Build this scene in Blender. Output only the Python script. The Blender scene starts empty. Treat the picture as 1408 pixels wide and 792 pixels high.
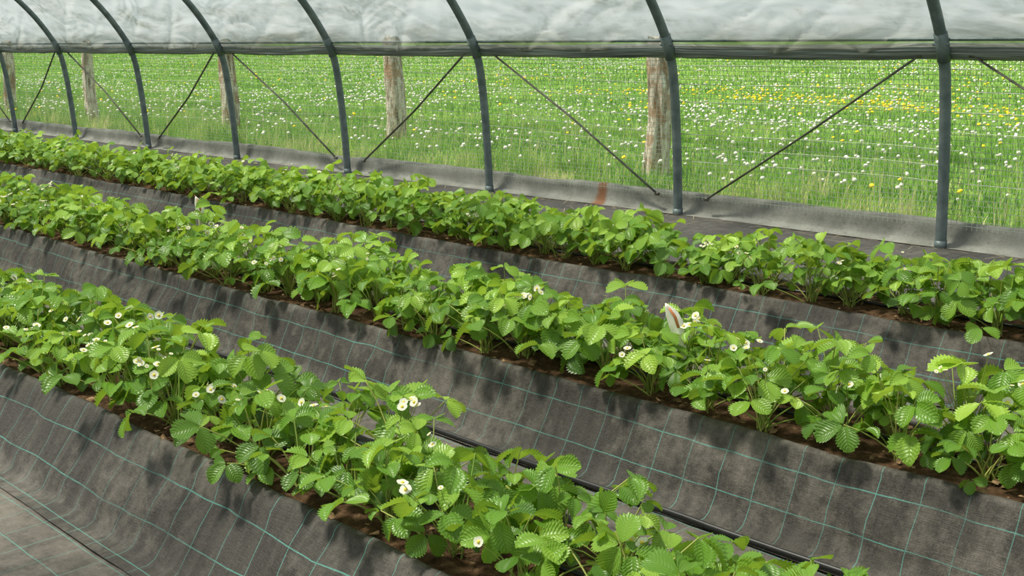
import bpy, math
import numpy as np
from mathutils import Vector, noise
rng = np.random.default_rng(7)
scene = bpy.context.scene
COL = scene.collection

# ------------------------------------------------------------------ helpers
def link(o, parent=None):
    COL.objects.link(o)
    if parent: o.parent = parent
    return o
def empty(name):
    e = bpy.data.objects.new(name, None); e.empty_display_size = .2
    return link(e)
def mesh_np(name, V, F, mat, uv=None, var=None, parent=None, smooth=True, fmat=None):
    """V (n,3); F list of (m,k) int arrays"""
    V = np.asarray(V, dtype=np.float32).reshape(-1, 3)
    if isinstance(F, np.ndarray): F = [F]
    F = [np.asarray(f, dtype=np.int32) for f in F if len(f)]
    loops = np.concatenate([f.ravel() for f in F])
    tot = np.concatenate([np.full(len(f), f.shape[1], dtype=np.int32) for f in F])
    start = np.concatenate([[0], np.cumsum(tot)[:-1]]).astype(np.int32)
    me = bpy.data.meshes.new(name)
    me.vertices.add(len(V)); me.vertices.foreach_set('co', V.ravel())
    me.loops.add(len(loops)); me.loops.foreach_set('vertex_index', loops)
    me.polygons.add(len(tot)); me.polygons.foreach_set('loop_start', start)
    try: me.polygons.foreach_set('loop_total', tot)
    except Exception: pass
    me.polygons.foreach_set('use_smooth', np.full(len(tot), smooth, dtype=bool))
    mats = mat if isinstance(mat, (list, tuple)) else [mat]
    for m in mats: me.materials.append(m)
    if fmat is not None: me.polygons.foreach_set('material_index', np.asarray(fmat, dtype=np.int32))
    me.update(calc_edges=True)
    if uv is not None:
        l = me.uv_layers.new(name='UVMap')
        l.data.foreach_set('uv', np.asarray(uv, dtype=np.float32)[loops].ravel())
    if var is not None:
        a = me.attributes.new('var', 'FLOAT', 'POINT')
        a.data.foreach_set('value', np.asarray(var, dtype=np.float32))
    me.validate()
    return link(bpy.data.objects.new(name, me), parent)
def grid_faces(nu, nv, closed_v=False):
    i = np.arange(nu-1)[:, None]; j = np.arange(nv if closed_v else nv-1)[None, :]
    j2 = (j+1) % nv
    a = i*nv+j; b = (i+1)*nv+j; c = (i+1)*nv+j2; d = i*nv+j2
    return np.stack([a, b, c, d], -1).reshape(-1, 4)
def tube_np(pts, r, k=10, squash=1.0):
    pts = np.asarray(pts, float); n = len(pts)
    r = np.full(n, r) if np.isscalar(r) else np.asarray(r)
    t = np.gradient(pts, axis=0); t /= np.linalg.norm(t, axis=1)[:, None]
    ref = np.array([0, 0, 1.]) if abs(t[0, 2]) < .8 else np.array([1., 0, 0])
    a = np.cross(t, ref); a /= np.linalg.norm(a, axis=1)[:, None]
    b = np.cross(t, a)
    th = np.linspace(0, 2*np.pi, k, endpoint=False)
    V = pts[:, None]+r[:, None, None]*(a[:, None]*np.cos(th)[None, :, None]+squash*b[:, None]*np.sin(th)[None, :, None])
    F = grid_faces(n, k, True)
    V = V.reshape(-1, 3)
    V = np.vstack([V, pts[0], pts[-1]]); c0 = len(V)-2
    j = np.arange(k); j2 = (j+1) % k
    T = np.vstack([np.stack([np.full(k, c0), j, j2], -1), np.stack([np.full(k, c0+1), (n-1)*k+j2, (n-1)*k+j], -1)])
    return V, F, T
class Acc:
    def __init__(s): s.V=[]; s.F={}; s.uv=[]; s.var=[]; s.n=0
    def add(s, V, faces, uv=None, var=0.):
        V = np.asarray(V).reshape(-1, 3)
        for f in faces:
            f = np.asarray(f); s.F.setdefault(f.shape[1], []).append(f+s.n)
        s.V.append(V)
        s.uv.append(np.zeros((len(V), 2)) if uv is None else np.asarray(uv))
        s.var.append(np.full(len(V), var) if np.isscalar(var) else np.asarray(var))
        s.n += len(V)
    def obj(s, name, mat, parent=None, smooth=True):
        return mesh_np(name, np.vstack(s.V), [np.vstack(v) for v in s.F.values()], mat,
                       np.vstack(s.uv), np.concatenate(s.var), parent, smooth)
def instances(T, F, P, A, B, C, S):
    """template T (nv,3), frames A(x) B(y) C(z) (N,3), scale S (N,)"""
    N = len(P); nv = len(T)
    V = P[:, None]+S[:, None, None]*(T[None, :, 0:1]*A[:, None]+T[None, :, 1:2]*B[:, None]+T[None, :, 2:3]*C[:, None])
    FF = (F[None]+(np.arange(N)*nv)[:, None, None]).reshape(-1, F.shape[1])
    return V.reshape(-1, 3), FF
def nrm(v): return v/np.maximum(np.linalg.norm(v, axis=-1, keepdims=True), 1e-9)
def wob(x, seed, f=1.0):
    r = np.random.default_rng(seed); o = 0
    for k in range(6):
        ff = f*(1.7**k)*(.8+.4*r.random()); o = o+np.sin(x*ff+r.random()*6.28)/(1.35**k)
    return o/3.
def wob2(x, y, seed, f=1.0, oct=6):
    r = np.random.default_rng(seed); o = 0
    for k in range(oct):
        a = r.random()*6.28; ff = f*(1.6**k)
        o = o+np.sin((x*math.cos(a)+y*math.sin(a))*ff+r.random()*6.28+1.3*np.sin(ff*.7*(y*math.cos(a)-x*math.sin(a))))/(1.4**k)
    return o/3.

# ------------------------------------------------------------------ materials
class NT:
    def __init__(s, name):
        s.m = bpy.data.materials.new(name); s.m.use_nodes = True
        s.t = s.m.node_tree; s.t.nodes.clear()
        s.out = s.n('ShaderNodeOutputMaterial')
    def n(s, typ, **kw):
        x = s.t.nodes.new(typ)
        for k, v in kw.items(): setattr(x, k, v)
        return x
    def l(s, a, b): s.t.links.new(a, b)
    def put(s, sock, v):
        if isinstance(v, bpy.types.NodeSocket): s.l(v, sock)
        else: sock.default_value = v
    def math(s, op, a, b=None, c=None, clamp=False):
        x = s.n('ShaderNodeMath', operation=op); x.use_clamp = clamp
        s.put(x.inputs[0], a)
        if b is not None: s.put(x.inputs[1], b)
        if c is not None: s.put(x.inputs[2], c)
        return x.outputs[0]
    def noise(s, vec, scale, detail=4, rough=.55, dist=0):
        x = s.n('ShaderNodeTexNoise'); s.put(x.inputs['Vector'], vec)
        x.inputs['Scale'].default_value = scale; x.inputs['Detail'].default_value = detail
        x.inputs['Roughness'].default_value = rough; x.inputs['Distortion'].default_value = dist
        return x.outputs['Fac']
    def ramp(s, fac, stops):
        x = s.n('ShaderNodeValToRGB'); s.put(x.inputs[0], fac)
        e = x.color_ramp.elements
        while len(e) < len(stops): e.new(.5)
        for i, (p, c) in enumerate(stops):
            e[i].position = p; e[i].color = (c, c, c, 1) if np.isscalar(c) else (*c, 1)
        return x.outputs[0]
    def mix(s, f, a, b):
        x = s.n('ShaderNodeMix', data_type='RGBA')
        s.put(x.inputs[0], f)
        s.put(x.inputs[6], a if isinstance(a, bpy.types.NodeSocket) else (*a, 1))
        s.put(x.inputs[7], b if isinstance(b, bpy.types.NodeSocket) else (*b, 1))
        return x.outputs[2]
    def map(s, vec, scale):
        x = s.n('ShaderNodeMapping'); s.l(vec, x.inputs[0]); x.inputs['Scale'].default_value = scale
        return x.outputs[0]
    def obj(s): return s.n('ShaderNodeTexCoord').outputs['Object']
    def uv(s): return s.n('ShaderNodeTexCoord').outputs['UV']
    def var(s): return s.n('ShaderNodeAttribute', attribute_name='var').outputs['Fac']
    def bump(s, h, st, dist):
        x = s.n('ShaderNodeBump'); s.l(h, x.inputs['Height']); x.inputs['Strength'].default_value = st
        x.inputs['Distance'].default_value = dist; return x.outputs[0]
    def bsdf(s, color, rough=.6, spec=.5, normal=None, metal=0.):
        x = s.n('ShaderNodeBsdfPrincipled')
        s.put(x.inputs['Base Color'], color if isinstance(color, bpy.types.NodeSocket) else (*color, 1))
        s.put(x.inputs['Roughness'], rough); x.inputs['Specular IOR Level'].default_value = spec
        x.inputs['Metallic'].default_value = metal
        if normal is not None: s.l(normal, x.inputs['Normal'])
        return x.outputs[0]
    def mixsh(s, f, a, b):
        x = s.n('ShaderNodeMixShader'); s.put(x.inputs[0], f); s.l(a, x.inputs[1]); s.l(b, x.inputs[2]); return x.outputs[0]
    def done(s, sh): s.l(sh, s.out.inputs[0]); return s.m
def simple(name, col, rough=.6, spec=.5, nscale=30, amt=.25, metal=0, bump=.0):
    t = NT(name); o = t.obj(); f = t.noise(o, nscale)
    c2 = tuple(min(1, c*(1+amt)) for c in col); c1 = tuple(c*(1-amt) for c in col)
    c = t.mix(t.ramp(f, [(.3, 0.), (.7, 1.)]), c1, c2)
    return t.done(t.bsdf(c, rough, spec, t.bump(f, bump, .01) if bump else None, metal))

# leaves
def leaf_material():
    t = NT('strawberry_leaf'); uv = t.uv(); sx = t.n('ShaderNodeSeparateXYZ'); t.l(uv, sx.inputs[0])
    u, v = sx.outputs[0], sx.outputs[1]          # u across -1..1, v length
    au = t.math('ABSOLUTE', u)
    q = t.math('SUBTRACT', v, t.math('MULTIPLY', au, .30))
    fr = t.math('ABSOLUTE', t.math('SUBTRACT', t.math('FRACT', t.math('MULTIPLY', q, 8.)), .5))
    vein = t.ramp(fr, [(0., 1.), (.12, 0.)])
    mid = t.ramp(au, [(0., 1.), (.05, 0.)])
    vv = t.math('MAXIMUM', vein, mid)
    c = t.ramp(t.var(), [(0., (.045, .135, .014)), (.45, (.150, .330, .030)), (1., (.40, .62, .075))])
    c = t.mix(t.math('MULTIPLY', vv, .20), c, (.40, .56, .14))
    nb = t.bump(t.math('SUBTRACT', t.math('MULTIPLY', fr, 1.4), mid), .45, .005)
    p = t.bsdf(c, .36, .5, nb)
    tr = t.n('ShaderNodeBsdfTranslucent'); t.l(t.mix(.5, c, (.54, .72, .05)), tr.inputs[0])
    return t.done(t.mixsh(.34, p, tr.outputs[0]))
M_leaf = leaf_material()
def stem_material():
    t = NT('strawberry_stem'); c = t.mix(t.var(), (.28, .44, .08), (.62, .62, .20))
    p = t.bsdf(c, .5, .4); tr = t.n('ShaderNodeBsdfTranslucent'); t.l(c, tr.inputs[0])
    return t.done(t.mixsh(.25, p, tr.outputs[0]))
M_stem = stem_material()
def petal_material():
    t = NT('white_petal'); f = t.noise(t.obj(), 60)
    c = t.mix(f, (.82, .82, .66), (.92, .92, .80))
    tr = t.n('ShaderNodeBsdfTranslucent'); t.l(c, tr.inputs[0])
    return t.done(t.mixsh(.3, t.bsdf(c, .6, .3), tr.outputs[0]))
M_petal = petal_material()
M_yellow = simple('flower_centre_yellow', (.80, .62, .08), .7, .2, 300, .15)

def fabric_material(name, lo, hi, dust_amt, line_amt, dust=(.38, .34, .295)):
    t = NT(name); uv = t.uv(); sx = t.n('ShaderNodeSeparateXYZ'); t.l(uv, sx.inputs[0]); o = t.obj()
    def line(s_, w):
        fr = t.math('ABSOLUTE', t.math('SUBTRACT', t.math('FRACT', t.math('DIVIDE', s_, .134)), .5))
        return t.math('LESS_THAN', fr, w)
    ln = t.math('MAXIMUM', line(sx.outputs[0], .010), line(sx.outputs[1], .014))
    wear = t.ramp(t.noise(o, 3.5, 5), [(.32, .30), (.60, 1.)])
    ln = t.math('MULTIPLY', t.math('MULTIPLY', ln, wear), line_amt)
    weave = t.n('ShaderNodeTexNoise'); t.l(t.map(uv, (420, 60, 1)), weave.inputs['Vector']); weave.inputs['Scale'].default_value = 1.
    weave.inputs['Detail'].default_value = 2
    weft = t.n('ShaderNodeTexNoise'); t.l(t.map(uv, (30, 380, 1)), weft.inputs['Vector']); weft.inputs['Scale'].default_value = 1.
    streak = t.n('ShaderNodeTexNoise'); t.l(t.map(uv, (26, 2.2, 1)), streak.inputs['Vector']); streak.inputs['Scale'].default_value = 1.; streak.inputs['Detail'].default_value = 4
    big = t.noise(o, 1.3, 8, .62); fine = t.noise(o, 16, 7, .75)
    wv = t.math('ADD', t.math('MULTIPLY', weave.outputs['Fac'], .6), t.math('MULTIPLY', weft.outputs['Fac'], .4))
    base = t.mix(t.ramp(wv, [(.35, 0.), (.65, 1.)]), (.018, .0165, .015), (.068, .061, .055))
    base = t.mix(t.math('MULTIPLY', t.ramp(streak.outputs['Fac'], [(.4, 0.), (.7, 1.)]), .38), base, (.13, .117, .104))
    d = t.math('MULTIPLY', t.ramp(t.math('ADD', t.math('MULTIPLY', big, .6), t.math('MULTIPLY', fine, .4)), [(lo, 0.), (hi, 1.)]), dust_amt)
    d = t.math('MULTIPLY', d, t.ramp(wv, [(.3, .6), (.7, 1.)]))
    c = t.mix(d, base, dust)
    c = t.mix(ln, c, (.12, .38, .33))
    h = t.math('ADD', wv, t.math('ADD', t.math('MULTIPLY', fine, 1.2), t.math('MULTIPLY', streak.outputs['Fac'], 2.8)))
    return t.done(t.bsdf(c, .60, .35, t.bump(h, .55, .009)))
M_fab = fabric_material('woven_weed_fabric', .49, .68, .55, .68)
M_floor = fabric_material('dusty_weed_fabric', .38, .64, .62, .60)
M_floor_far = fabric_material('weathered_weed_fabric', .45, .72, .35, .35)
def soil_material():
    t = NT('bed_soil'); o = t.obj(); f = t.noise(o, 28, 8, .7); g = t.noise(o, 110, 5, .7)
    c = t.ramp(f, [(.3, (.04, .023, .013)), (.55, (.14, .080, .045)), (.75, (.34, .22, .13))])
    return t.done(t.bsdf(c, .95, .1, t.bump(t.math('ADD', f, g), .9, .02)))
M_soil = soil_material()
def steel_material():
    t = NT('galvanised_steel'); o = t.obj(); f = t.noise(o, 9, 6); g = t.noise(o, 60, 4)
    c = t.mix(t.ramp(f, [(.35, 0.), (.7, 1.)]), (.09, .125, .13), (.19, .235, .24))
    c = t.mix(t.ramp(g, [(.62, 0.), (.75, .5)]), c, (.32, .31, .27))
    return t.done(t.bsdf(c, .5, .5, None, .35))
M_steel = steel_material()
M_brace = simple('rusty_brace_steel', (.11, .11, .085), .6, .4, 12, .5, .3)
M_wire = simple('fence_wire_zinc', (.34, .36, .32), .5, .5, 12, .3, .5)
def film_material():
    t = NT('polythene_film'); uv = t.uv(); o = t.obj()
    st = t.n('ShaderNodeTexNoise'); t.l(t.map(uv, (.8, 3.0, 1)), st.inputs['Vector']); st.inputs['Scale'].default_value = 1.; st.inputs['Detail'].default_value = 10; st.inputs['Roughness'].default_value = .68; st.inputs['Distortion'].default_value = .6
    dirt = t.ramp(st.outputs['Fac'], [(.46, 0.), (.68, 1.)])
    fn = t.noise(o, 9, 7, .7)
    dirt = t.math('MULTIPLY', dirt, t.ramp(fn, [(.35, .2), (.65, .9)]))
    sx = t.n('ShaderNodeSeparateXYZ'); t.l(o, sx.inputs[0])
    mr = t.n('ShaderNodeMapRange'); t.l(t.math('ADD', sx.outputs[2], t.math('MULTIPLY', st.outputs['Fac'], .8)), mr.inputs[0])
    mr.inputs[1].default_value = 1.92; mr.inputs[2].default_value = 2.16; mr.inputs[3].default_value = .85; mr.inputs[4].default_value = 0.
    dirt = t.math('MAXIMUM', dirt, mr.outputs[0])
    wr = t.n('ShaderNodeTexNoise'); t.l(t.map(uv, (.9, 1.4, 1)), wr.inputs['Vector']); wr.inputs['Scale'].default_value = 1.; wr.inputs['Detail'].default_value = 2; wr.inputs['Distortion'].default_value = 1.2
    nb = t.bump(wr.outputs['Fac'], .6, .4)
    c = t.mix(dirt, (.84, .88, .87), (.16, .17, .12))
    tr = t.n('ShaderNodeBsdfTranslucent'); t.l(c, tr.inputs[0]); t.l(nb, tr.inputs['Normal'])
    p = t.bsdf(c, .16, .9, nb)
    a = t.mixsh(.52, tr.outputs[0], p)
    tp = t.n('ShaderNodeBsdfTransparent'); t.l(t.mix(dirt, (.96, .98, .98), (.52, .54, .46)), tp.inputs[0])
    return t.done(t.mixsh(t.math('SUBTRACT', .66, t.math('MULTIPLY', dirt, .30)), a, tp.outputs[0]))
M_film = film_material()
def roll_material():
    t = NT('rolled_film'); uv = t.uv()
    n1 = t.n('ShaderNodeTexNoise'); t.l(t.map(uv, (1.2, 26, 1)), n1.inputs['Vector']); n1.inputs['Scale'].default_value = 1.; n1.inputs['Detail'].default_value = 6
    f = n1.outputs['Fac']
    c = t.ramp(f, [(.3, (.04, .05, .045)), (.5, (.14, .165, .155)), (.7, (.38, .42, .40))])
    return t.done(t.bsdf(c, .35, .5, t.bump(f, .6, .03)))
M_roll = roll_material()
def skirt_material():
    t = NT('grey_plastic_skirt'); o = t.obj(); uv = t.uv(); f = t.noise(o, 4, 7, .65); g = t.noise(o, 40, 5, .7)
    w = t.n('ShaderNodeTexNoise'); t.l(t.map(uv, (160, 30, 1)), w.inputs['Vector']); w.inputs['Scale'].default_value = 1.
    c = t.mix(t.ramp(f, [(.3, 0.), (.7, 1.)]), (.11, .115, .10), (.32, .325, .295))
    c = t.mix(t.math('MULTIPLY', w.outputs['Fac'], .5), c, (.18, .185, .165))
    c = t.mix(t.ramp(g, [(.56, 0.), (.70, .6)]), c, (.07, .065, .05))
    sx = t.n('ShaderNodeSeparateXYZ'); t.l(o, sx.inputs[0])
    d = t.math('ABSOLUTE', t.math('ADD', sx.outputs[0], 7.45))
    d = t.math('ADD', d, t.math('MULTIPLY', t.math('SUBTRACT', f, .5), .12))
    c = t.mix(t.ramp(d, [(.04, .9), (.09, 0.)]), c, (.20, .08, .03))
    return t.done(t.bsdf(c, .7, .3, t.bump(g, .4, .01)))
M_skirt = skirt_material()
def net_material():
    t = NT('insect_net'); uv = t.uv(); sx = t.n('ShaderNodeSeparateXYZ'); t.l(uv, sx.inputs[0])
    def line(s_, p, w):
        return t.math('LESS_THAN', t.math('ABSOLUTE', t.math('SUBTRACT', t.math('FRACT', t.math('DIVIDE', s_, p)), .5)), w)
    ln = t.math('MAXIMUM', line(sx.outputs[0], .040, .036), line(sx.outputs[1], .040, .048))
    tp = t.n('ShaderNodeBsdfTransparent')
    p = t.bsdf((.40, .46, .38), .5, .4)
    return t.done(t.mixsh(ln, tp.outputs[0], p))
M_net = net_material()
def grass_material():
    t = NT('meadow_grass_blades'); v = t.var()
    c = t.ramp(v, [(0., (.055, .15, .03)), (.3, (.135, .31, .045)), (.6, (.26, .45, .08)), (.8, (.44, .51, .16)), (.9, (.62, .57, .28)), (1., (.72, .64, .40))])
    p = t.bsdf(c, .55, .3); tr = t.n('ShaderNodeBsdfTranslucent'); t.l(c, tr.inputs[0])
    return t.done(t.mixsh(.38, p, tr.outputs[0]))
M_grass = grass_material()
def meadow_ground_material():
    t = NT('meadow_turf'); o = t.obj(); f = t.noise(o, .6, 8, .7); g = t.noise(o, 14, 8, .75)
    s = t.math('ADD', t.math('MULTIPLY', f, .45), t.math('MULTIPLY', g, .55))
    c = t.ramp(s, [(.36, (.06, .14, .03)), (.5, (.15, .29, .05)), (.62, (.26, .41, .09)), (.75, (.46, .48, .20))])
    return t.done(t.bsdf(c, .9, .1, t.bump(g, .8, .06)))
M_turf = meadow_ground_material()
M_seed = simple('dandelion_seed_head', (.70, .70, .62), .9, .1, 8, .25)
M_dand = simple('dandelion_yellow', (.90, .68, .03), .8, .1, 200, .12)
M_hose = simple('black_poly_hose', (.022, .022, .024), .4, .5, 20, .3)
def bark_material():
    t = NT('weathered_wood'); o = t.obj()
    n1 = t.n('ShaderNodeTexNoise'); t.l(t.map(o, (14, 14, 2.4)), n1.inputs['Vector']); n1.inputs['Scale'].default_value = 1.3; n1.inputs['Detail'].default_value = 8; n1.inputs['Roughness'].default_value = .7; n1.inputs['Distortion'].default_value = .4
    f = n1.outputs['Fac']; g = t.noise(o, 5, 5)
    c = t.ramp(f, [(.30, (.07, .045, .03)), (.43, (.34, .27, .20)), (.53, (.72, .65, .55)), (.68, (.90, .86, .78))])
    c = t.mix(t.ramp(g, [(.50, 0.), (.62, .75)]), c, (.38, .21, .11))
    return t.done(t.bsdf(c, .9, .1, t.bump(f, 1., .05)))
M_bark = bark_material()
M_label = simple('label_white_plastic', (.84, .80, .72), .5, .4, 20, .08)
M_labelr = simple('label_red_print', (.60, .20, .08), .5, .4, 20, .2)
M_brick = simple('fired_clay', (.50, .22, .10), .9, .2, 40, .3, 0, .5)
M_straw = simple('dry_straw', (.50, .42, .27), .8, .2, 60, .3)
M_debris = simple('dead_leaf', (.22, .14, .08), .9, .1, 60, .5)

# ------------------------------------------------------------------ floor & terrain   (row coordinate s = -x, distance from camera line D = y)
BEDH = .28
LIPS = [1.66, 3.07, 4.84]
SMIN, SMAX = -2.5, 30.
S0H, SP = 3.95, 2.5     # hoop positions along the row
def uvgrid(s0, s1, ns, y0, y1, ny):
    s = np.linspace(s0, s1, ns); y = np.linspace(y0, y1, ny)
    S, Y = np.meshgrid(s, y, indexing='ij'); return S, Y
S, Y = uvgrid(SMIN-1, SMAX, 420, -1.2, 8.62, 180)
Z = .006*wob2(S, Y, 3, 3.5)+.006*wob2(S, Y, 5, 11)
ff = grid_faces(420, 180); fm = ((np.arange(419*179) % 179) > 118).astype(int)
mesh_np('floor', np.stack([-S, Y, Z], -1), ff, [M_floor, M_floor_far], np.stack([S+.03*wob2(S, Y, 6, .8), Y+.031+.02*wob2(S, Y, 8, .9)], -1).reshape(-1, 2), None, None, True, fm)
# meadow
def fieldz(Y, S):
    Yp = np.maximum(Y-10., 0)
    return .0+.018*Yp+.06*wob2(S, Y, 9, .5)*np.clip((Y-9)/3, 0, 1)-.02
ys = np.concatenate([np.linspace(8.62, 20, 60), np.linspace(20.5, 140, 70)])
ss = np.concatenate([np.linspace(-60, -3, 40), np.linspace(-2, 40, 120), np.linspace(41, 190, 70)])
Sg, Yg = np.meshgrid(ss, ys, indexing='ij')
mesh_np('meadow_ground', np.stack([-Sg, Yg, fieldz(Yg, Sg)], -1), grid_faces(len(ss), len(ys)), M_turf)
S2, Y2 = uvgrid(-60, 190, 60, -60, -1.2, 30)
mesh_np('lawn_ground', np.stack([-S2, Y2, np.full_like(S2, -.02)], -1), grid_faces(60, 30), M_turf)

# grass blades
def blades(S, Y, H, W, lean, var):
    n = len(S)
    T = np.array([[-.5, 0, 0], [.5, 0, 0], [-.36, .12, .5], [.36, .12, .5], [0, .45, 1.]])
    F = np.array([[0, 1, 3], [0, 3, 2], [2, 3, 4]])
    a = rng.random(n)*6.283
    z = fieldz(Y, S)
    P = np.stack([-S, Y, z], -1)
    X = np.stack([np.cos(a), np.sin(a), 0*a], -1)*W[:, None]
    B = np.stack([-np.sin(a), np.cos(a), 0*a], -1)*(lean*H)[:, None]
    C = np.tile([0, 0, 1.], (n, 1))*H[:, None]
    V, FF = instances(T, F, P, X, B, C, np.ones(n))
    return V, FF, np.repeat(var, 5)
def sample_field(n, y0, y1, power):
    Y = y0+(y1-y0)*rng.random(n)**power
    smin = -6+0*Y; smax = 24+(Y-8.6)*3.0
    S = smin+(smax-smin)*rng.random(n)
    return S, Y
A = Acc()
S_, Y_ = sample_field(130000, 8.75, 15, 1.2)
patch = wob2(S_, Y_, 21, 1.1); p2 = wob2(S_, Y_, 24, 3.); edge = np.clip(1-(Y_-8.7)/2.0, 0, 1)
H = .05+.08*rng.random(len(S_))**1.5+.10*np.clip(patch+p2, 0, 1)+edge*.10*(rng.random(len(S_)))*np.clip(patch+.4, 0, 1.4)
var = np.clip(.35+.26*patch+.26*p2+.15*rng.normal(size=len(S_))+edge*.24, 0, .84)
dry = rng.random(len(S_)) < (.06+.45*edge*np.clip(.7+p2, 0, 1.5)); var[dry] = .80+.2*rng.random(dry.sum())
V, F, vv = blades(S_, Y_, H, .006+.007*rng.random(len(S_)), .2+1.4*rng.random(len(S_)), var); A.add(V, [F], None, vv)
S_, Y_ = sample_field(130000, 14.5, 60, 1.7)
patch = wob2(S_, Y_, 22, .6); p2 = wob2(S_, Y_, 25, 2.)
H = .06+.09*rng.random(len(S_))+.12*np.clip(p2, 0, 1); k = 1+(Y_-14)/20
var = np.clip(.42+.28*patch+.26*p2+.14*rng.normal(size=len(S_)), 0, .86)
V, F, vv = blades(S_, Y_, H, (.010+.010*rng.random(len(S_)))*k, .3+1.4*rng.random(len(S_)), var); A.add(V, [F], None, vv)
# tall tufts along the skirt
nt = 340; ts = rng.random(nt)*40-4; ty = 8.75+rng.random(nt)**1.5*2.
idx = np.repeat(np.arange(nt), 70); n = len(idx)
S_ = ts[idx]+rng.normal(size=n)*.11; Y_ = np.maximum(ty[idx]+rng.normal(size=n)*.09, 8.7)
tv = rng.random(nt)[idx]
H = (.14+.22*rng.random(n))*(.6+.8*tv); var = np.clip(.10+.75*rng.random(nt)[idx]+.15*rng.normal(size=n), 0, 1)
V, F, vv = blades(S_, Y_, H, .006+.005*rng.random(n), .2+1.1*rng.random(n), var); A.add(V, [F], None, vv)
# thin dry stalks standing above the sward
n = 900; S_ = rng.random(n)*36-4; Y_ = 8.8+rng.random(n)**1.4*5
V, F, vv = blades(S_, Y_, .35+.40*rng.random(n), np.full(n, .006), .1+.5*rng.random(n), .85+.15*rng.random(n)); A.add(V, [F], None, vv)
A.obj('meadow_grass', M_grass)

# dandelions
def ico():
    p = (1+5**.5)/2
    v = np.array([[-1, p, 0], [1, p, 0], [-1, -p, 0], [1, -p, 0], [0, -1, p], [0, 1, p], [0, -1, -p], [0, 1, -p], [p, 0, -1], [p, 0, 1], [-p, 0, -1], [-p, 0, 1]])
    f = np.array([[0, 11, 5], [0, 5, 1], [0, 1, 7], [0, 7, 10], [0, 10, 11], [1, 5, 9], [5, 11, 4], [11, 10, 2], [10, 7, 6], [7, 1, 8], [3, 9, 4], [3, 4, 2], [3, 2, 6], [3, 6, 8], [3, 8, 9], [4, 9, 5], [2, 4, 11], [6, 2, 10], [8, 6, 7], [9, 8, 1]])
    return nrm(v), f
IV, IF = ico()
dand = empty('dandelions')
def put_heads(S_, Y_, yellow):
    n = len(S_)
    H = (.15+.16*rng.random(n)) if not yellow else (.16+.12*rng.random(n))
    lean = rng.normal(size=(n, 2))*.04
    P = np.stack([-S_+lean[:, 0], Y_+lean[:, 1], fieldz(Y_, S_)+H], -1)
    far = 1+np.clip(Y_-20, 0, 40)*.012
    R = ((.018+.014*rng.random(n)) if not yellow else (.024+.016*rng.random(n)))*far
    tlt = nrm(rng.normal(size=(n, 3))*.35+[0, -.3, 1]); ax = nrm(np.cross(tlt, [.2, .9, .1])); ay = np.cross(tlt, ax)
    V, F = instances(IV*np.array([1, 1, .9 if not yellow else .5]), IF, P, ax, ay, tlt, R)
    B = np.stack([-S_, Y_, fieldz(Y_, S_)], -1)
    (yelA if yellow else seedA).add(V, [F])
    w = .003
    SV = np.stack([B+[-w, 0, 0], B+[w, 0, 0], P+[w*.7, 0, 0], P+[-w*.7, 0, 0]], 1).reshape(-1, 3)
    stA.add(SV, [np.arange(n*4).reshape(n, 4)], None, .6)
def heads(n, y0, y1, power, yellow):
    S_, Y_ = sample_field(n*4, y0, y1, power)
    p = wob2(S_, Y_, 33 if not yellow else 35, .45)+.6*wob2(S_, Y_, 36, 1.6)
    right = np.clip(1.15-(S_-Y_*.9)/45., .35, 1.2)
    keep = rng.random(len(S_)) < np.clip(.24+.4*p, 0.04, 1)*right*.8
    put_heads(S_[keep][:n], Y_[keep][:n], yellow)
seedA = Acc(); yelA = Acc(); stA = Acc()
for (n, a, b, pw, yl) in [(2000, 9.9, 18, .9, 0), (12000, 16, 70, 1.3, 0), (110, 9.8, 20, 1., 1), (900, 18, 70, 1.2, 1)]:
    heads(n, a, b, pw, yl)
for (cs, cd, sg, n) in [(14.7, 22.9, .9, 80), (17.5, 24, 1.1, 55), (12., 22, .8, 65), (10, 20.5, .8, 50), (19, 22, .9, 30), (8, 21, .9, 55), (15, 18.6, .5, 25), (27, 26, 1.6, 25), (13, 28, 3., 50), (9, 26, 2.5, 60), (6.5, 19, .8, 50), (5, 17, .6, 35)]:
    put_heads(cs+rng.normal(size=n)*sg, cd+rng.normal(size=n)*sg*.8, 1)
seedA.obj('seed_heads', M_seed, dand); yelA.obj('yellow_blossoms', M_dand, dand); stA.obj('flower_stalks', M_grass, dand)

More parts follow.
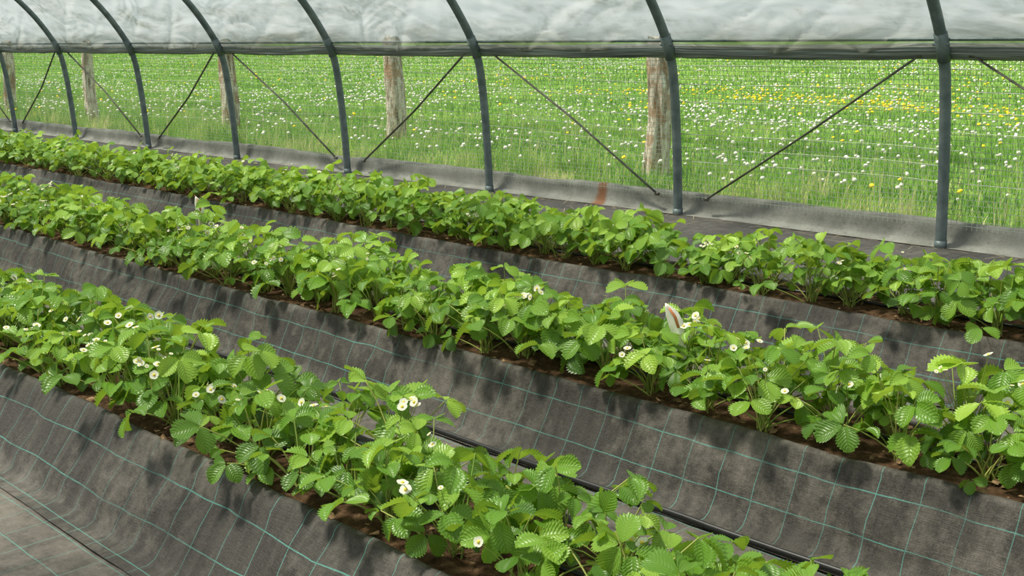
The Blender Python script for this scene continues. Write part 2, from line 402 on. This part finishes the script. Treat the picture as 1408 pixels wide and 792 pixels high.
# ------------------------------------------------------------------ raised beds
def bed(lip_y, seed, W=.50, slope=.15):
    e = empty('raised_planting_bed')
    ns = 620; s = np.linspace(SMIN, SMAX-8, ns)
    prof = [(-slope-.09, .008), (-slope-.025, .010), (-slope, .022), (-slope*.80, .075), (-slope*.55, .14), (-slope*.28, .205), (-slope*.10, .25), (-.006, .270), (.004, .281), (.016, .284), (.03, .276), (.035, .262)]
    prof = np.array(prof); npf = len(prof)
    L = np.concatenate([[0], np.cumsum(np.linalg.norm(np.diff(prof, axis=0), axis=1))])
    def side(sign, y_l, sd):
        w = wob(s, sd, 1.2)*.014+wob(s, sd+1, 4.)*.010
        hz = wob(s, sd+2, 2.)*.009+wob(s, sd+5, 9.)*.004
        V = np.zeros((ns, npf, 3)); V[:, :, 0] = -s[:, None]
        prog = prof[:, 1]/.28
        bul = (wob2(s[:, None]+0*prog, 3*prog[None, :]+0*s[:, None], sd+3, 3.)*.022+wob2(s[:, None]*1., 1.2*prog[None, :]+0*s[:, None], sd+4, 11., 4)*.016)*np.sin(np.clip(prog, 0, 1)*np.pi)[None]
        V[:, :, 1] = y_l+sign*(prof[None, :, 0]+w[:, None]*np.clip(prog, .2, 1)+bul)
        V[:, :, 2] = prof[None, :, 1]+hz[:, None]*prog[None, :]
        UV = np.stack([s[:, None]+.02*wob(s, sd+6, 1.)[:, None]+0*L, L[None]+.03+0*s[:, None]], -1)
        F = grid_faces(ns, npf)
        if sign < 0: F = F[:, ::-1]
        mesh_np('fabric_side', V, F, M_fab, UV.reshape(-1, 2), None, e)
    side(1, lip_y, seed); side(-1, lip_y+W, seed+20)
    ny = 26; yy = np.linspace(lip_y+.012, lip_y+W-.012, ny)
    ns2 = 1100; s2 = np.linspace(SMIN, SMAX-8, ns2)
    SS, YY = np.meshgrid(s2, yy, indexing='ij')
    t = (YY-lip_y)/W
    Z = .264+.020*np.sin(t*np.pi)+.010*wob2(SS, YY, seed+7, 18, 7)+.006*wob2(SS, YY, seed+8, 60)
    mesh_np('soil', np.stack([-SS, YY, Z], -1), grid_faces(ns2, ny), M_soil, None, None, e)
    for sx in (SMIN, SMAX-8):
        y0, y1 = lip_y, lip_y+W
        V = [(-sx, y0-slope, 0), (-sx, y0, .27), (-sx, y1, .27), (-sx, y1+slope, 0)]
        mesh_np('fabric_end', V, np.array([[0, 1, 2, 3]]), M_fab, np.array([(v[1], v[2]) for v in V]), None, e)
    n = 1500
    P = np.stack([-(rng.random(n)*16-1), lip_y+.015+rng.random(n)*(W-.04), np.full(n, .287)], -1)
    a = nrm(rng.normal(size=(n, 3))*[1, 1, .3]); b = nrm(np.cross(a, rng.normal(size=(n, 3))*.3+[0, 0, 1])); c = np.cross(a, b)
    T = np.array([[-.5, 0, 0], [0, -.4, .1], [.5, 0, 0], [0, .4, .1]])
    V, F = instances(T, np.array([[0, 1, 2], [0, 2, 3]]), P, a, b, c, .012+.03*rng.random(n)**2)
    mesh_np('leaf_litter', V, F, M_debris, None, None, e, False)
    return e
for i, l in enumerate(LIPS): bed(l, 100+i*40, slope=[.17, .13, .14][i])

# ------------------------------------------------------------------ strawberry plants
def leaflet(rows, cols, teeth=True):
    V = []; UV = []
    for i in range(rows+1):
        y = i/rows
        w = .43*max(0, math.sin(math.pi*min(1, (y*.97+.015))**1.12))**.60
        if i == 0: w = .03
        if i == rows: w = .05
        for j in range(cols):
            v = -1+2*j/(cols-1); av = abs(v)
            ww = w; dy = 0
            if teeth and j in (0, cols-1) and 1 < i < rows:
                if i % 2: ww = w*1.12; dy = .050
                else: ww = w*.92; dy = -.012
            yy = y+dy+.10*av*math.sin(math.pi*y)
            x = v*ww
            z = .38*abs(x)-.22*y*y-.30*x*x
            if teeth: z += (.016 if i % 2 else -.016)*min(1, av*1.6)*(1 if av > 0 else 0)
            V.append((x, yy, z)); UV.append((v, y))
    return np.array(V), grid_faces(rows+1, cols), np.array(UV)
HI = leaflet(18, 5); MD = leaflet(12, 5); LO = leaflet(6, 3, False)
UP = np.array([0, 0, 1.])
def flower_tpl():
    V = []; F = []
    for p in range(5):
        a = p*2*math.pi/5
        pts = [(.12, 0, 0), (.40, -.44, .06), (.82, -.46, .14), (.98, 0, .16), (.82, .46, .14), (.40, .44, .06), (.6, 0, .02)]
        b = len(V)
        for x, y, z in pts:
            V.append((x*math.cos(a)-y*math.sin(a), x*math.sin(a)+y*math.cos(a), z+.02*(p % 2)))
        for q in range(6): F.append((b+6, b+q, b+(q+1) % 6))
    return np.array(V), np.array(F)
FLV, FLF = flower_tpl()
def ribbons(P0, P1, P2, r, nseg=5, k=3):
    N = len(P0); t = np.linspace(0, 1, nseg)[None, :, None]
    C = (1-t)**2*P0[:, None]+2*t*(1-t)*P1[:, None]+t*t*P2[:, None]
    T = nrm(2*(1-t)*(P1-P0)[:, None]+2*t*(P2-P1)[:, None])
    ref = np.array([.31, .95, .05]); a = nrm(np.cross(T, ref)); b = np.cross(T, a)
    th = np.linspace(0, 2*np.pi, k, endpoint=False)
    rr = r[:, None, None, None]*np.linspace(1.35, .75, nseg)[None, :, None, None]
    V = C[:, :, None]+rr*(a[:, :, None]*np.cos(th)[None, None, :, None]+b[:, :, None]*np.sin(th)[None, None, :, None])
    F0 = grid_faces(nseg, k, True)
    F = (F0[None]+(np.arange(N)*nseg*k)[:, None, None]).reshape(-1, 4)
    return V.reshape(-1, 3), F
def plants(lip_y, s_start, s_end, seed, size=1.0, rows=((.13, 0), (.34, .13)), fl_rate=.8, sizef=None):
    r = np.random.default_rng(seed)
    e = empty('strawberry_plants')
    lv = Acc(); st = Acc(); fl = Acc(); fy = Acc()
    crown = []
    for row, (dy, off) in enumerate(rows):
        s = s_start+off
        while s < s_end:
            vig = .78+.40*r.random()
            if sizef: vig *= sizef(s)
            crown.append((s+r.normal()*.03, lip_y+dy+r.normal()*.03, vig*size))
            s += .235
    P0 = []; az = []; tilt = []; L = []; vg = []
    for (s, y, v) in crown:
        nl = int(round(13+r.integers(0, 6)))
        base = r.random()*6.28
        for k in range(nl):
            P0.append((-s+r.normal()*.014, y+r.normal()*.014, .268))
            az.append(base+k*2.4+r.normal()*.25)
            q = (k+.5)/nl
            tilt.append(math.radians(5+54*q**.9+r.normal()*8))
            L.append(v*(.250-.060*q+r.normal()*.034)); vg.append(v)
    P0 = np.array(P0); az = np.array(az); tilt = np.array(tilt); L = np.maximum(np.array(L), .06); vg = np.array(vg); N = len(P0)
    hd = np.stack([np.cos(az), np.sin(az), 0*az], -1)
    P2 = P0+L[:, None]*(np.sin(tilt)[:, None]*hd+np.cos(tilt)[:, None]*UP)
    P1 = P0+L[:, None]*(.28*np.sin(tilt)[:, None]*hd+.62*np.cos(tilt)[:, None]*UP)+r.normal(size=(N, 3))*.008
    V, F = ribbons(P0, P1, P2, .0022+.0008*r.random(N)); st.add(V, [F], None, np.repeat(r.random(N), 15))
    droop = np.radians(-14+38*r.random(N))
    f = nrm(np.cos(droop)[:, None]*hd-np.sin(droop)[:, None]*UP+r.normal(size=(N, 3))*.24)
    nn = UP+.12*hd+r.normal(size=(N, 3))*.34+np.array([-.12, -.16, 0])
    nn = nrm(nn-np.sum(nn*f, -1, keepdims=True)*f)
    sd = np.cross(f, nn)
    size_l = (.060+.026*r.random(N))*np.clip(vg, .8, 1.12)*np.where(r.random(N) < .18, .60, 1.)
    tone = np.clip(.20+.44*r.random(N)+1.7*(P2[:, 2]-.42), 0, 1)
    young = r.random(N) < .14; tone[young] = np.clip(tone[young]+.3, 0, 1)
    near = (-P0[:, 0])
    for (rot, sc) in [(0, 1.05), (1.40, .95), (-1.40, .95)]:
        rr = rot+r.normal(size=N)*.14
        ff = nrm(np.cos(rr)[:, None]*f+np.sin(rr)[:, None]*sd)
        dr = -.08+.42*r.random(N)
        n2 = nrm(nn*np.cos(dr)[:, None]+ff*np.sin(dr)[:, None]); f2 = nrm(ff*np.cos(dr)[:, None]-nn*np.sin(dr)[:, None])
        s2 = np.cross(f2, n2)
        roll = r.normal(size=N)*.26
        s3 = s2*np.cos(roll)[:, None]+n2*np.sin(roll)[:, None]; n3 = -s2*np.sin(roll)[:, None]+n2*np.cos(roll)[:, None]
        fold = .7+1.5*r.random(N)
        PP = P2+f2*.006
        for (tp, m) in [(HI, near < 4.5), (MD, (near >= 4.5) & (near < 9.)), (LO, near >= 9.)]:
            if not m.any(): continue
            V, F = instances(tp[0], tp[1], PP[m], s3[m], f2[m], n3[m]*fold[m][:, None], size_l[m]*sc)
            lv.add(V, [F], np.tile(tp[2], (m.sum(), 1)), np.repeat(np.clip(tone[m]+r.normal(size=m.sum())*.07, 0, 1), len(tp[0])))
    # flowers
    FP = []; FB = []
    for (s, y, v) in crown:
        if r.random() < fl_rate:
            for cl in range(r.integers(1, 3)):
                a = r.random()*6.28; tl = math.radians(5+32*r.random()); ln = v*(.235+.06*r.random())
                d = np.array([math.cos(a)*math.sin(tl), math.sin(a)*math.sin(tl)-.18, math.cos(tl)])
                c = np.array([-s, y, .268])+d*ln
                for q in range(r.integers(1, 5)):
                    FP.append(c+r.normal(size=3)*[.030, .030, .012]); FB.append((-s, y, .268))
    FP = np.array(FP); FB = np.array(FB); n = len(FP)
    V, F = ribbons(FB, FB+(FP-FB)*.5+[0, 0, .03], FP-[0, 0, .002], np.full(n, .0014)); st.add(V, [F], None, .3)
    nz = nrm(r.normal(size=(n, 3))*.50+[0.2, -.40, 1]); ax = nrm(np.cross(nz, [.3, .2, .9])); ay = np.cross(nz, ax)
    R = np.where(r.random(n) < .35, .0075, .0115+.0055*r.random(n))
    V, F = instances(FLV, FLF, FP, ax, ay, nz, R); fl.add(V, [F])
    V, F = instances(IV*[.33, .33, .25]+[0, 0, .08], IF, FP, ax, ay, nz, R); fy.add(V, [F])
    V, F = instances(FLV*[.7, .7, .4]-[0, 0, .07], FLF, FP, ay, -ax, nz, R); lv.add(V, [F], None, .5)
    lv.obj('leaves', M_leaf, e); st.obj('stems', M_stem, e); fl.obj('flower_petals', M_petal, e); fy.obj('flower_centres', M_yellow, e)
    return e
plants(LIPS[0], -.6, 14, 11, .91, ((.120, 0), (.33, .118)), .66, lambda s: np.interp(s, [0, 2.2, 3.2, 6], [.86, .88, .98, 1.06]))
plants(LIPS[1], -1.5, 20, 12, .96, ((.125, 0), (.34, .118)), .58)
plants(LIPS[2], -1.5, 22, 13, 1.04, ((.125, 0), (.36, .118)), .28)

# ------------------------------------------------------------------ tunnel structure
WALL = 8.46; CEN = 3.86
half = [(0, 0), (.02, .35), (.06, .8), (.115, 1.2), (.17, 1.42), (.235, 1.56), (.38, 1.78), (.60, 2.05), (.92, 2.35), (1.4, 2.68), (2.1, 3.0), (3.1, 3.27), (4.6, 3.38)]
half = np.array(half)
def smooth_profile(extra=0.):
    left = np.stack([WALL+extra-half[:, 0], half[:, 1]+extra*.5], -1)
    right = np.stack([2*CEN-left[::-1, 0], left[::-1, 1]], -1)[1:]
    p = np.vstack([left, right])
    out = []
    q = np.vstack([2*p[0]-p[1], p, 2*p[-1]-p[-2]])
    for i in range(1, len(q)-2):
        for t in np.linspace(0, 1, 5, endpoint=False):
            out.append(.5*((2*q[i])+(-q[i-1]+q[i+1])*t+(2*q[i-1]-5*q[i]+4*q[i+1]-q[i+2])*t*t+(-q[i-1]+3*q[i]-3*q[i+1]+q[i+2])*t**3))
    out.append(p[-1]); return np.array(out)
HP = smooth_profile()
hoops = [S0H+SP*k for k in range(-2, 11)]
for k, s in enumerate(hoops):
    pts = np.column_stack([np.full(len(HP), -s), HP]); pts[0, 2] = -.1; pts[-1, 2] = -.1
    V, F, T = tube_np(pts, .042, 12)
    h = Acc(); h.add(V, [F, T])
    for (yc, sg) in ((WALL, 1), (2*CEN-WALL, -1)):
        c = np.array([[-s, yc-sg*.165, 1.40], [-s, yc-sg*.20, 1.49], [-s, yc-sg*.26, 1.60]])
        V, F, T = tube_np(c, .050, 12); h.add(V, [F, T])
        c = np.array([[-s-.06, yc-sg*.235, 1.52], [-s+.06, yc-sg*.235, 1.52]]); V, F, T = tube_np(c, .012, 8); h.add(V, [F, T])
        c = np.array([[-s, yc-sg*.0, -.02], [-s, yc-sg*.004, .06]]); V, F, T = tube_np(c, .047, 12); h.add(V, [F, T])
    h.obj('greenhouse_hoop', M_steel)
for (y, z, r, nm) in ((CEN, 3.33, .025, 'ridge_purlin'), (WALL-.20, 1.555, .014, 'side_rail'), (2*CEN-WALL+.20, 1.555, .014, 'side_rail')):
    V, F, T = tube_np([[-x, y, z] for x in np.linspace(-1.5, 29.5, 20)], r, 10); a = Acc(); a.add(V, [F, T]); a.obj(nm, M_steel)
# film
FPf = smooth_profile(.06)
keep = FPf[:, 1] > 1.50
FPf = FPf[keep]
Lf = np.concatenate([[0], np.cumsum(np.linalg.norm(np.diff(FPf, axis=0), axis=1))])
NL = 260
Lr = np.linspace(0, Lf[-1], NL); FPf = np.stack([np.interp(Lr, Lf, FPf[:, 0]), np.interp(Lr, Lf, FPf[:, 1])], -1)
ns = 900; s = np.linspace(-1.6, 29.6, ns)
tn = nrm(np.gradient(FPf, axis=0)); nn_ = np.stack([-tn[:, 1], tn[:, 0]], -1)
if nn_[len(nn_)//2, 1] < 0: nn_ = -nn_
SS, LL = np.meshgrid(s, Lr, indexing='ij')
ph = np.abs(np.sin(np.pi*(SS-S0H)/SP))
le = np.minimum(LL, Lr[-1]-LL)
near_edge = np.exp(-le/1.2)
# slack folds: sharp creases radiating from the hoops along the lower edge
w1 = wob2(SS, LL*.8, 63, 1.1, 3); w3 = wob2(SS, LL, 66, 2.3, 3)
fold1 = 1-np.abs(np.sin(3.4*SS+5.0*le+2.2*w1)); fold2 = 1-np.abs(np.sin(2.6*SS-5.5*le+2.*w3))
disp = -.07*ph**1.2+.012*wob2(SS*1.6, LL*2.2, 61, 2.2, 5)*ph-.11*(fold1**4)*ph*near_edge*(.5+.5*w3)-.10*(fold2**4)*ph*near_edge*(.5-.5*w1)
V = np.zeros((ns, NL, 3)); V[..., 0] = -SS
V[..., 1] = FPf[None, :, 0]+disp*nn_[None, :, 0]; V[..., 2] = FPf[None, :, 1]+disp*nn_[None, :, 1]
mesh_np('greenhouse_film_roof', V, grid_faces(ns, NL), M_film, np.stack([SS, LL], -1).reshape(-1, 2))
def roll(yc, sg, nm):
    n = 700; s = np.linspace(-1.6, 29.6, n); k = 20
    th = np.linspace(0, 2*np.pi, k, endpoint=False)
    sag = .018*np.abs(np.sin(np.pi*(s-S0H)/SP))+.006*wob(s, 71, 2.)
    R = .060*(1+.10*wob2(s[:, None]*6, th[None]*2.+0*s[:, None], 72, 1.)+.06*np.sin(th[None]*5+s[:, None]*2.5))
    V = np.zeros((n, k, 3)); V[..., 0] = -s[:, None]
    V[..., 1] = yc+sg*.075+R*np.cos(th)[None]*.8; V[..., 2] = 1.475-sag[:, None]+R*np.sin(th)[None]
    UV = np.stack([s[:, None]+0*th[None], th[None]/6.28+0*s[:, None]], -1)
    mesh_np(nm, V, grid_faces(n, k, True), M_roll, UV.reshape(-1, 2))
roll(WALL-.20, 1, 'rolled_side_curtain'); roll(2*CEN-WALL+.20, -1, 'rolled_side_curtain')
def skirt(yc, sg):
    n = 620; s = np.linspace(-1.6, 29.6, n)
    prof = np.array([(-.11, .004), (-.06, .012), (-.02, .04), (-.005, .09), (.0, .14), (.010, .182), (.035, .20), (.066, .185), (.08, .14), (.09, 0.)])
    tw = wob(s, 81, .9)
    V = np.zeros((n, len(prof), 3)); V[..., 0] = -s[:, None]
    hp = np.clip(prof[:, 1]/.2, 0, 1)
    V[..., 1] = yc+sg*(.045+prof[None, :, 0]+.022*tw[:, None]*(1-hp)[None]+.014*wob2(s[:, None]+0*hp, hp[None]*3+0*s[:, None], 83, 3.))
    V[..., 2] = prof[None, :, 1]*(1+.12*wob(s, 82, 1.3)[:, None])
    L = np.concatenate([[0], np.cumsum(np.linalg.norm(np.diff(prof, axis=0), axis=1))])
    UV = np.stack([s[:, None]+0*L, L[None]+0*s[:, None]], -1)
    mesh_np('plastic_side_skirt', V, grid_faces(n, len(prof)), M_skirt, UV.reshape(-1, 2))
skirt(WALL+.06, 1); skirt(2*CEN-WALL-.06, -1)
def net(yc, sg):
    n = 120; s = np.linspace(-1.6, 29.6, n)
    zz = np.linspace(.15, 1.46, 14); yo = np.interp(zz, half[:, 1], half[:, 0])
    V = np.zeros((n, 14, 3)); V[..., 0] = -s[:, None]; V[..., 1] = yc-sg*yo[None]+sg*.055+.006*wob2(s[:, None]+0*zz, zz[None]+0*s[:, None], 91, 2.); V[..., 2] = zz[None]
    UV = np.stack([s[:, None]+0*zz, zz[None]+0*s[:, None]], -1)
    mesh_np('insect_netting', V, grid_faces(n, 14), M_net, UV.reshape(-1, 2))
net(WALL, 1)
for k in range(-1, 10):
    s0 = S0H+SP*k; s1 = s0+SP
    if k % 2 == 0: a, b = (s0+.20, 1.44), (s1-.30, .17)
    else: a, b = (s0+.26, .17), (s1-.20, 1.44)
    off = lambda z: WALL-np.interp(z, half[:, 1], half[:, 0])+.03
    pts = [[-a[0], off(a[1]), a[1]], [-(a[0]+b[0])/2, off((a[1]+b[1])/2)+.02, (a[1]+b[1])/2], [-b[0], off(b[1]), b[1]]]
    V, F, T = tube_np(pts, .015, 8, .6); A = Acc(); A.add(V, [F, T])
    for p in (pts[0], pts[2]):
        V, F, T = tube_np([[p[0]-.02, p[1], p[2]], [p[0]+.02, p[1], p[2]]], .016, 8); A.add(V, [F, T])
    A.obj('diagonal_brace', M_brace)

# ------------------------------------------------------------------ fence posts outside
def fence_post(s, y, r0, h, seed, lean):
    n = 40; k = 36
    z = np.linspace(-.1, h, n); th = np.linspace(0, 2*np.pi, k, endpoint=False)
    R = r0*(1.08-.14*np.clip(z/h, 0, 1))[:, None]*(1+.14*wob2(2*np.cos(th)[None]+0*z[:, None], z[:, None]*2.4+2*np.sin(th)[None], seed, 2., 6)+.05*np.sin(th*7+seed+z[:, None])+.02*np.sin(th*13+seed))
    R[-1] *= .75; R[-2] *= .93
    cx = lean[0]*z+.03*np.sin(z*3+seed); cy = lean[1]*z
    V = np.stack([-s+cx[:, None]+R*np.cos(th)[None], y+cy[:, None]+R*np.sin(th)[None], (z[:, None]+.02*np.cos(th*2+seed)[None]*(z[:, None] > h-.02))+0*R], -1)
    V = np.vstack([V.reshape(-1, 3), [[-s+cx[-1], y+cy[-1], h+.01]]])
    V[:, 2] += fieldz(np.array([y]), np.array([s]))[0]
    j = np.arange(k); T = np.stack([np.full(k, n*k), (n-1)*k+j, (n-1)*k+(j+1) % k], -1)
    mesh_np('wooden_fence_post', V, [grid_faces(n, k, True), T], M_bark)
POSTS = [(8.75, 11.06, .140, (-.03, 0)), (14.86, 11.97, .15, (-.03, 0)), (19.3, 11.6, .15, (-.02, 0)), (22.9, 10.6, .11, (-.03, 0)), (2.6, 11.2, .13, (.02, 0)), (28, 11., .13, (0, 0))]
for i, (s, y, r0, ln) in enumerate(POSTS):
    fence_post(s, y, r0, 1.62, 200+i, ln)
# stock fence wire strung along the outer face of the posts
pp = sorted((s, y+r0*1.05) for (s, y, r0, ln) in POSTS)
pp = [(-4., pp[0][1])]+pp
wa = Acc(); sx_ = np.arange(-4, 28, .30); wy = np.interp(sx_, [p[0] for p in pp], [p[1] for p in pp]); gz = fieldz(wy, sx_)
for hz in (.18, .34, .50, .68, .88, 1.08, 1.30):
    V, F, T = tube_np(np.stack([-sx_, wy, gz+hz], -1), .0028, 4); wa.add(V, [F, T])
for a_, b_, g_ in zip(sx_, wy, gz):
    V, F, T = tube_np([[-a_, b_, g_+.1], [-a_, b_, g_+.7], [-a_, b_, g_+1.3]], .0018, 3); wa.add(V, [F, T])
wa.obj('wire_stock_fence', M_wire)

# ------------------------------------------------------------------ hose, labels, straw, brick
def hose(y, sd):
    s = np.linspace(-2.4, 21, 260)
    pts = np.stack([-s, y+.012*wob(s, sd, 1.5), .022+.004*wob(s, sd+1, 2.)], -1)
    V, F, T = tube_np(pts, .009, 8); a = Acc(); a.add(V, [F, T]); a.obj('irrigation_hose', M_hose)
hose(2.86, 301)
s = np.linspace(-2, 21, 260)
for i, l in enumerate(LIPS):
    pts = np.stack([-s, l+.235+.02*wob(s, 310+i, 2.), .292+.006*wob(s, 320+i, 3.)], -1)
    V, F, T = tube_np(pts, .008, 8); a = Acc(); a.add(V, [F, T]); a.obj('drip_line', M_hose)
def label(x, y, z, rot, h, w):
    e = empty('plant_label'); e.location = (x, y, z); e.rotation_euler = rot
    def blade(nm, prof, off, mat):
        V = []
        for (zz, hw, cx) in prof:
            for v in (-1, 0, 1): V.append((cx+v*hw, .10*(v*hw)**2/w*3+off, zz))
        V = np.array(V); n = len(prof)
        o = mesh_np(nm, V, grid_faces(n, 3), mat, None, None, e)
        m = o.modifiers.new('thickness', 'SOLIDIFY'); m.thickness = .0012; m.offset = 0
    blade('blade', [(-.22, .002, 0), (-.16, w*.14, 0), (-.03, w*.22, 0), (0, w*.45, 0), (h*.3, w*.5, 0), (h*.62, w*.42, -.006), (h*.85, w*.22, -.014), (h, w*.04, -.020)], 0, M_label)
    blade('printed_stripe', [(h*.12, w*.09, w*.10), (h*.5, w*.10, w*.04), (h*.82, w*.07, -.012)], -.0016, M_labelr)
label(-2.50, 3.30, .490, (math.radians(-6), math.radians(-14), math.radians(45)), .112, .054)
label(-6.22, 3.50, .53, (0, 0, math.radians(40)), .10, .055)
n = 450; P = np.stack([-(rng.random(n)*14+1), 8.36-rng.random(n)**2*.9, .014+.012*rng.random(n)], -1)
a = rng.random(n)*6.28; A_ = np.stack([np.cos(a), np.sin(a), rng.normal(size=n)*.08], -1); B_ = np.stack([-np.sin(a), np.cos(a), 0*a], -1)
T = np.array([[-.5, -.01, 0], [.5, -.01, .02], [.5, .01, .02], [-.5, .01, 0]])
V, F = instances(T, np.array([[0, 1, 2, 3]]), P, A_, B_, np.tile(UP, (n, 1)), .06+.12*rng.random(n))
mesh_np('straw_scatter', V, F, M_straw, None, None, None, False)
def stone(nm, x, y, r, mat, seed):
    import bmesh
    bm = bmesh.new(); bmesh.ops.create_icosphere(bm, subdivisions=3, radius=r)
    for v in bm.verts:
        f = 1+.35*noise.noise(Vector(v.co)*1.4/r+Vector((seed, 0, 0))); v.co = Vector((v.co.x*1.5*f, v.co.y*f, v.co.z*.6*f))
    me = bpy.data.meshes.new(nm); bm.to_mesh(me); bm.free(); me.materials.append(mat)
    o = link(bpy.data.objects.new(nm, me)); o.location = (x, y, r*.5+.006); return o
stone('brick_fragment', -2.57, 1.30, .013, M_brick, 3)

# ------------------------------------------------------------------ light
w = bpy.data.worlds.new('sky'); scene.world = w; w.use_nodes = True; nt = w.node_tree; nt.nodes.clear()
tc = nt.nodes.new('ShaderNodeTexCoord'); sx = nt.nodes.new('ShaderNodeSeparateXYZ'); rp = nt.nodes.new('ShaderNodeValToRGB')
bg = nt.nodes.new('ShaderNodeBackground'); ow = nt.nodes.new('ShaderNodeOutputWorld')
nt.links.new(tc.outputs['Generated'], sx.inputs[0]); nt.links.new(sx.outputs[2], rp.inputs[0])
rp.color_ramp.elements[0].color = (.72, .79, .78, 1); rp.color_ramp.elements[1].color = (.70, .75, .80, 1)
rp.color_ramp.elements[1].position = .8
nt.links.new(rp.outputs[0], bg.inputs[0]); bg.inputs[1].default_value = .84; nt.links.new(bg.outputs[0], ow.inputs[0])
sun = bpy.data.lights.new('sun', 'SUN'); sun.energy = 7.0; sun.angle = .15; sun.color = (1, .94, .80)
so = link(bpy.data.objects.new('sun', sun))
so.rotation_euler = Vector((-.32, -.28, .90)).to_track_quat('Z', 'Y').to_euler(); so.location = (0, 0, 20)

scene.view_settings.view_transform = 'Standard'
scene.view_settings.exposure = 0.08
# ------------------------------------------------------------------ camera
cam = bpy.data.cameras.new('camera'); cam.sensor_width = 36; cam.lens = 40.9; cam.clip_end = 500
co = link(bpy.data.objects.new('camera', cam)); co.location = (0, 0, 1.5)
co.rotation_euler = (math.radians(90-11.7), 0, math.radians(45.5))
scene.camera = co
